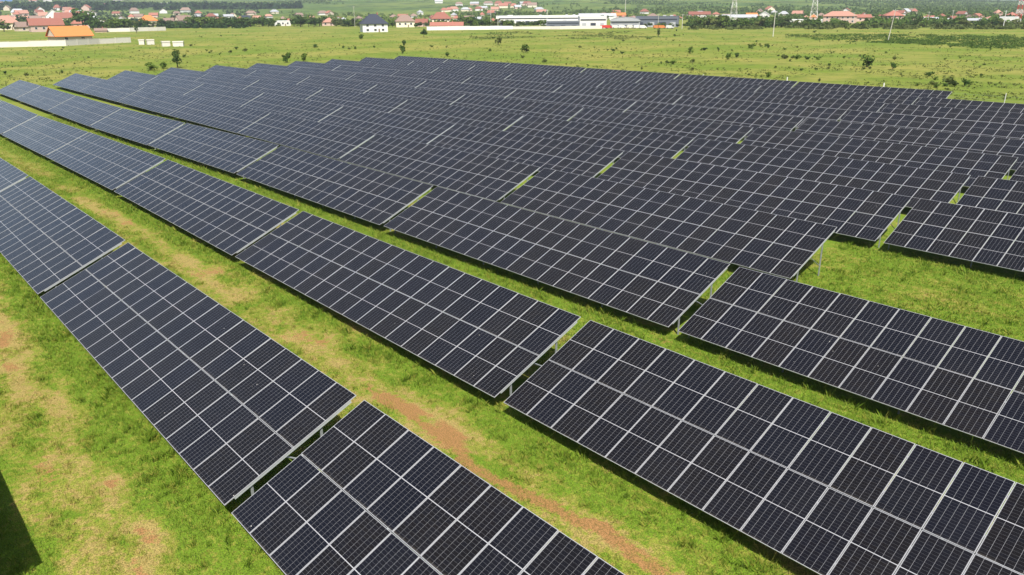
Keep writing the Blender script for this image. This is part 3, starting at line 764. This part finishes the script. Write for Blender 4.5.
belt(rnd_belt(0, 92, 26.5, 20, 4, 7.5, [0, 1, 2, 4]), 'tree standing between the roofs of the left village', 'trees within the left village')
rs = random.Random(9)
for i in range(16):
    house(rs.uniform(0, 96), rs.uniform(19.5, 25), rs.uniform(6, 10), rs.uniform(4, 5.5), rs.choice(['gable', 'hip']), rs.choice(['white', 'cream', 'pink', 'tan']), rs.choice(['red', 'brick', 'brown', 'greyroof', 'rose']),
          'tiny house at the back of the left village', turn=rs.uniform(-.6, .6), nwin=2, depth=8, group='houses at the back of the left village', chimney=False)
TOWN = [(0, 100, 16.5, 24, 22, 'scattered through the left village'), (100, 245, 18, 24, 22, 'behind the green hedge at left'), (250, 360, 17, 23, 15, 'behind the trees around the white house'), (390, 500, 17, 23, 15, 'behind the red roofed houses'),
        (600, 700, 15.5, 21, 12, 'behind the grey and dark halls'), (690, 820, 14.5, 20, 14, 'around the feet of the lattice towers'), (820, 920, 14.5, 20.5, 12, 'around the large pink building'), (905, 1024, 14, 22, 18, 'of the right hand hamlet')]
for (x0, x1, y0, y1, n, where) in TOWN:
    for i in range(n):
        house(x0+(x1-x0)*(i+rs.random())/n, rs.uniform(y0, y1), rs.uniform(4, 9), rs.uniform(3, 5), rs.choice(['gable', 'hip', 'hip', 'endgable']), rs.choice(['white', 'white', 'cream', 'pink', 'tan', 'grey']), rs.choice(['red', 'brick', 'brown', 'greyroof', 'rose', 'brick', 'brown']),
              'tiny distant house '+where, turn=rs.uniform(-.7, .7), nwin=0, depth=8, group='small houses '+where, chimney=False)
# meadow shrubs: the striking ones first, then the look-alikes
for px, py, h, w, v, lab in ((402, 52.5, 8, 6, 0, 'upright dark shrub behind the back corner of the panels'), (404, 46, 7, 4, 3, 'narrow dark shrub just above the upright one'),
                             (867, 66.5, 11, 12, 1, 'large green shrub in the right meadow'), (892.5, 68.5, 6, 5, 0, 'small dark shrub right of the large green shrub'),
                             (287, 61.5, 9, 8, 1, 'leafy shrub left behind the middle panel rows'), (304, 60, 8, 8, 0, 'dark shrub beside the leafy one behind the rows'),
                             (526, 51, 8, 10, 1, 'round green shrub in the middle meadow'), (498, 44, 8, 8, 2, 'olive shrub below the long white wall'),
                             (690, 53, 7, 6, 1, 'upright green shrub right of the small dark tree'), (729, 59, 7, 5, 0, 'dark upright shrub in the meadow below the lattice tower'),
                             (737, 57, 5, 6, 3, 'dark flat shrub next to the upright one below the tower'), (752, 48, 5, 8, 1, 'wide low shrub below the lattice tower'),
                             (361, 38.5, 5, 7, 0, 'dark flat shrub below the black roofed house'), (448, 56, 5, 6, 0, 'small dark shrub right of the upright pair'),
                             (150, 69, 7, 12, 1, 'wide shrub behind the left panel rows near the tall one'), (163, 67.5, 6, 9, 0, 'low dark shrub touching the tall bushy tree')):
    bush_at(px, py, h, w, v, lab)
rs = random.Random(23); cnt = 0
ZONES = [(120, 'at the far left behind the rows'), (250, 'around the tall bushy tree'), (340, 'below the green hedge'), (420, 'below the black roofed house'), (510, 'below the long white wall'),
         (610, 'below the long white warehouse'), (700, 'below the long dark hall'), (780, 'below the first lattice tower'), (860, 'below the large pink building'), (940, 'below the leaning pole'), (1100, 'at the far right')]
centres = [(rs.uniform(0, 1024), 31+rs.random()**1.3*58) for _ in range(46)]
while cnt < 285:
    if rs.random() < .65:
        c_ = rs.choice(centres); px = c_[0]+rs.gauss(0, 14); py = c_[1]+rs.gauss(0, 1.6)
    else: px = rs.uniform(0, 1024); py = 31+rs.random()**1.3*60
    if px < 0 or px > 1024 or py < 30.5: continue
    edge = 80-px*.11 if px < 230 else (62-(px-230)*.045 if px < 400 else 55+(px-400)*.071)
    if py > edge-1 or (px < 190 and py < 47): continue
    sc = rs.choice([.4, .5, .6, .7, .8, .95, 1.2])
    x, y = at(px, py)
    near_row = edge-12 < py and px < 330 and sc < 1.3
    h = sc*rs.uniform(.5, 1.1)*(1.35 if near_row else 1); sz = 'larger' if h > 1.15 else ('tiny' if h < .62 else 'small')
    zone = [z_ for z_ in ZONES if px < z_[0]][0][1]
    bush(x, y, h, h*rs.uniform(.9, 2.2), rs.choice([0, 1, 1, 2, 2, 3]), f'{sz} low shrub in the meadow {zone}', f'{sz} shrubs in the meadow {zone}'); cnt += 1

# ------------------------------------------------------------------ vegetation nobody could count
def tufts(name, X, Y, h, w, n, mat, label, cat, seed, lift=0.):
    r = np.random.default_rng(seed); N = len(X); Z = terrain(X, Y)
    c = np.repeat(np.stack([X, Y, Z], 1), n, 0); hh = np.repeat(h, n); ww = np.repeat(w, n); k = N*n
    p = r.normal(0, 1, (k, 3)); p /= np.linalg.norm(p, axis=1)[:, None]; p *= r.random((k, 1))**.4
    p[:, 2] = np.abs(p[:, 2])
    c = c+p*np.stack([ww*.5, ww*.5, hh], 1)
    a = r.normal(0, 1, (k, 3)); a /= np.linalg.norm(a, axis=1)[:, None]
    b = np.cross(a, r.normal(0, 1, (k, 3))); b /= np.linalg.norm(b, axis=1)[:, None]
    s = (np.minimum(hh, ww)*.32*r.uniform(.6, 1.4, k))[:, None]
    P_ = np.stack([c-a*s, c-b*s, c+a*s, c+b*s], 1).reshape(-1, 3)
    me = raw_mesh(name, P_, np.arange(k*4), 4, M[mat])
    return tag(mesh_obj(name, me), label, cat, kind='stuff')
def pick(n, f, seed):
    r = np.random.default_rng(seed); return f(r, n)
# dark strip of tall weeds at right
r = np.random.default_rng(5); pts = []
while len(pts) < 4600:
    px = r.uniform(786, 1032); t = (px-786)/246; py = r.uniform(34.5-.5*t, 38+10*min(1, t*1.3))
    if r.random() < .25+.75*min(1, t*1.6) and fbm(px/16, py/1.6, 8, 3)-.9*abs((py-34.2)/(3.5+10*min(1, t*1.3))-.5)**2 > .27: pts.append(at(px, py))
pts = np.array(pts)
tufts('tall_weeds', pts[:, 0], pts[:, 1], r.uniform(.15, .6, len(pts)), r.uniform(.8, 2.6, len(pts)), 9, 'leaf_b', 'dark green strip of tall weeds across the right meadow', 'weeds', 51)
# weed strip at the factory wall
pts = np.array([at(a_, b_) for a_, b_ in zip(r.uniform(470, 680, 4200), r.uniform(31, 38.5, 4200)) if fbm(a_/20, b_/1.4, 14, 3) > .56])
tufts('tall_weeds', pts[:, 0], pts[:, 1], r.uniform(.1, .5, len(pts)), r.uniform(.6, 2.2, len(pts)), 8, 'leaf_c', 'olive strip of tall weeds below the factory wall', 'weeds', 52)
# rough tufts of the meadow
pts = np.array([at(px, py) for px, py in zip(r.uniform(-20, 1044, 16000), 30+r.random(16000)**1.1*70)])
ok = ~((pts[:, 1] < 113) & (pts[:, 0] > -171)) & (vnoise(pts[:, 0]/9, pts[:, 1]/9, 12) > .35)
pts = pts[ok]; tufts('meadow_tufts', pts[:, 0], pts[:, 1], r.uniform(.12, .4, len(pts)), r.uniform(.4, 1.1, len(pts)), 6, 'leaf_c', 'rough grass tufts scattered over the meadow', 'grass', 53)
# gardens, hedges and scrub between the far houses
def garden(x0, x1, y0, y1, n, thr, mat, label, seed, h0=2., h1=5.):
    q_ = np.random.default_rng(seed); px = q_.uniform(x0, x1, n); py = q_.uniform(y0, y1, n)
    ok_ = fbm(px/11, py/2.2, seed, 3) > thr
    p_ = np.array([at(a_, b_) for a_, b_ in zip(px[ok_], py[ok_])])
    tufts('garden_greenery', p_[:, 0], p_[:, 1], q_.uniform(h0, h1, len(p_)), q_.uniform(2.5, 7, len(p_)), 12, mat, label, 'greenery', seed+200)
garden(0, 260, 16.5, 28, 3600, .47, 'leaf_a', 'dark hedges and gardens between the left village houses', 301)
garden(240, 500, 17.5, 26, 2300, .50, 'leaf_b', 'hedges and gardens behind the middle houses', 302)
garden(480, 700, 13.5, 20, 1800, .52, 'leaf_b', 'hedges and scrub behind the warehouses', 303)
garden(690, 1030, 12.5, 25.5, 4200, .49, 'leaf_b', 'hedges and gardens around the right hand hamlet', 304)
garden(690, 1030, 24.5, 29, 1500, .47, 'leaf_c', 'olive scrub at the front edge of the right hamlet', 305, 1., 2.6)
# woods and scrub on the hills
def polar(n, r0, r1, a0, a1, rr, pw=1.):
    d = r0+(r1-r0)*rr.random(n)**pw; a = np.radians(rr.uniform(a0, a1, n)); return -d*np.sin(a), d*np.cos(a)
X, Y = polar(42000, 1250, 4300, 11, 86, r)
ok = (np.degrees(np.arctan2(-X, Y)) < 60-12*vnoise(X/200, Y/200, 4)) | (np.hypot(X, Y) > 2300)
X, Y = X[ok], Y[ok]
ok = fbm(X/260, Y/260, 71, 3)+.25*(vnoise(X/60, Y/60, 72)-.5) > .49; X, Y = X[ok], Y[ok]
tufts('hillside_scrub', X, Y, r.uniform(2., 5.5, len(X)), r.uniform(3, 9, len(X)), 9, 'leaf_b', 'scrub and trees dotted over the distant hills', 'woodland', 54)
X, Y = polar(6000, 1980, 2300, 63, 87, r); ok = fbm(X/150, Y/150, 75, 3) > .47; X, Y = X[ok], Y[ok]
tufts('far_wood', X, Y, r.uniform(7, 14, len(X)), r.uniform(8, 16, len(X)), 12, 'leaf_a', 'dark far wood along the foot of the left hills', 'woodland', 55)

# ------------------------------------------------------------------ haze
hz = MB(); hz.box((-3500, 3500, 170), (13800, 13800, 380)); k = NT('haze_air'); k.t.nodes.remove(k.b)
pv = k.n('ShaderNodeVolumePrincipled'); pv.inputs['Density'].default_value = 1.3e-4; pv.inputs['Color'].default_value = (.80, .89, 1, 1)
pv.inputs['Anisotropy'].default_value = .2
k.l(pv.outputs[0], k.out.inputs['Volume'])
tag(hz.build('haze', k.mat), 'thin bluish summer haze over the land', kind='stuff')
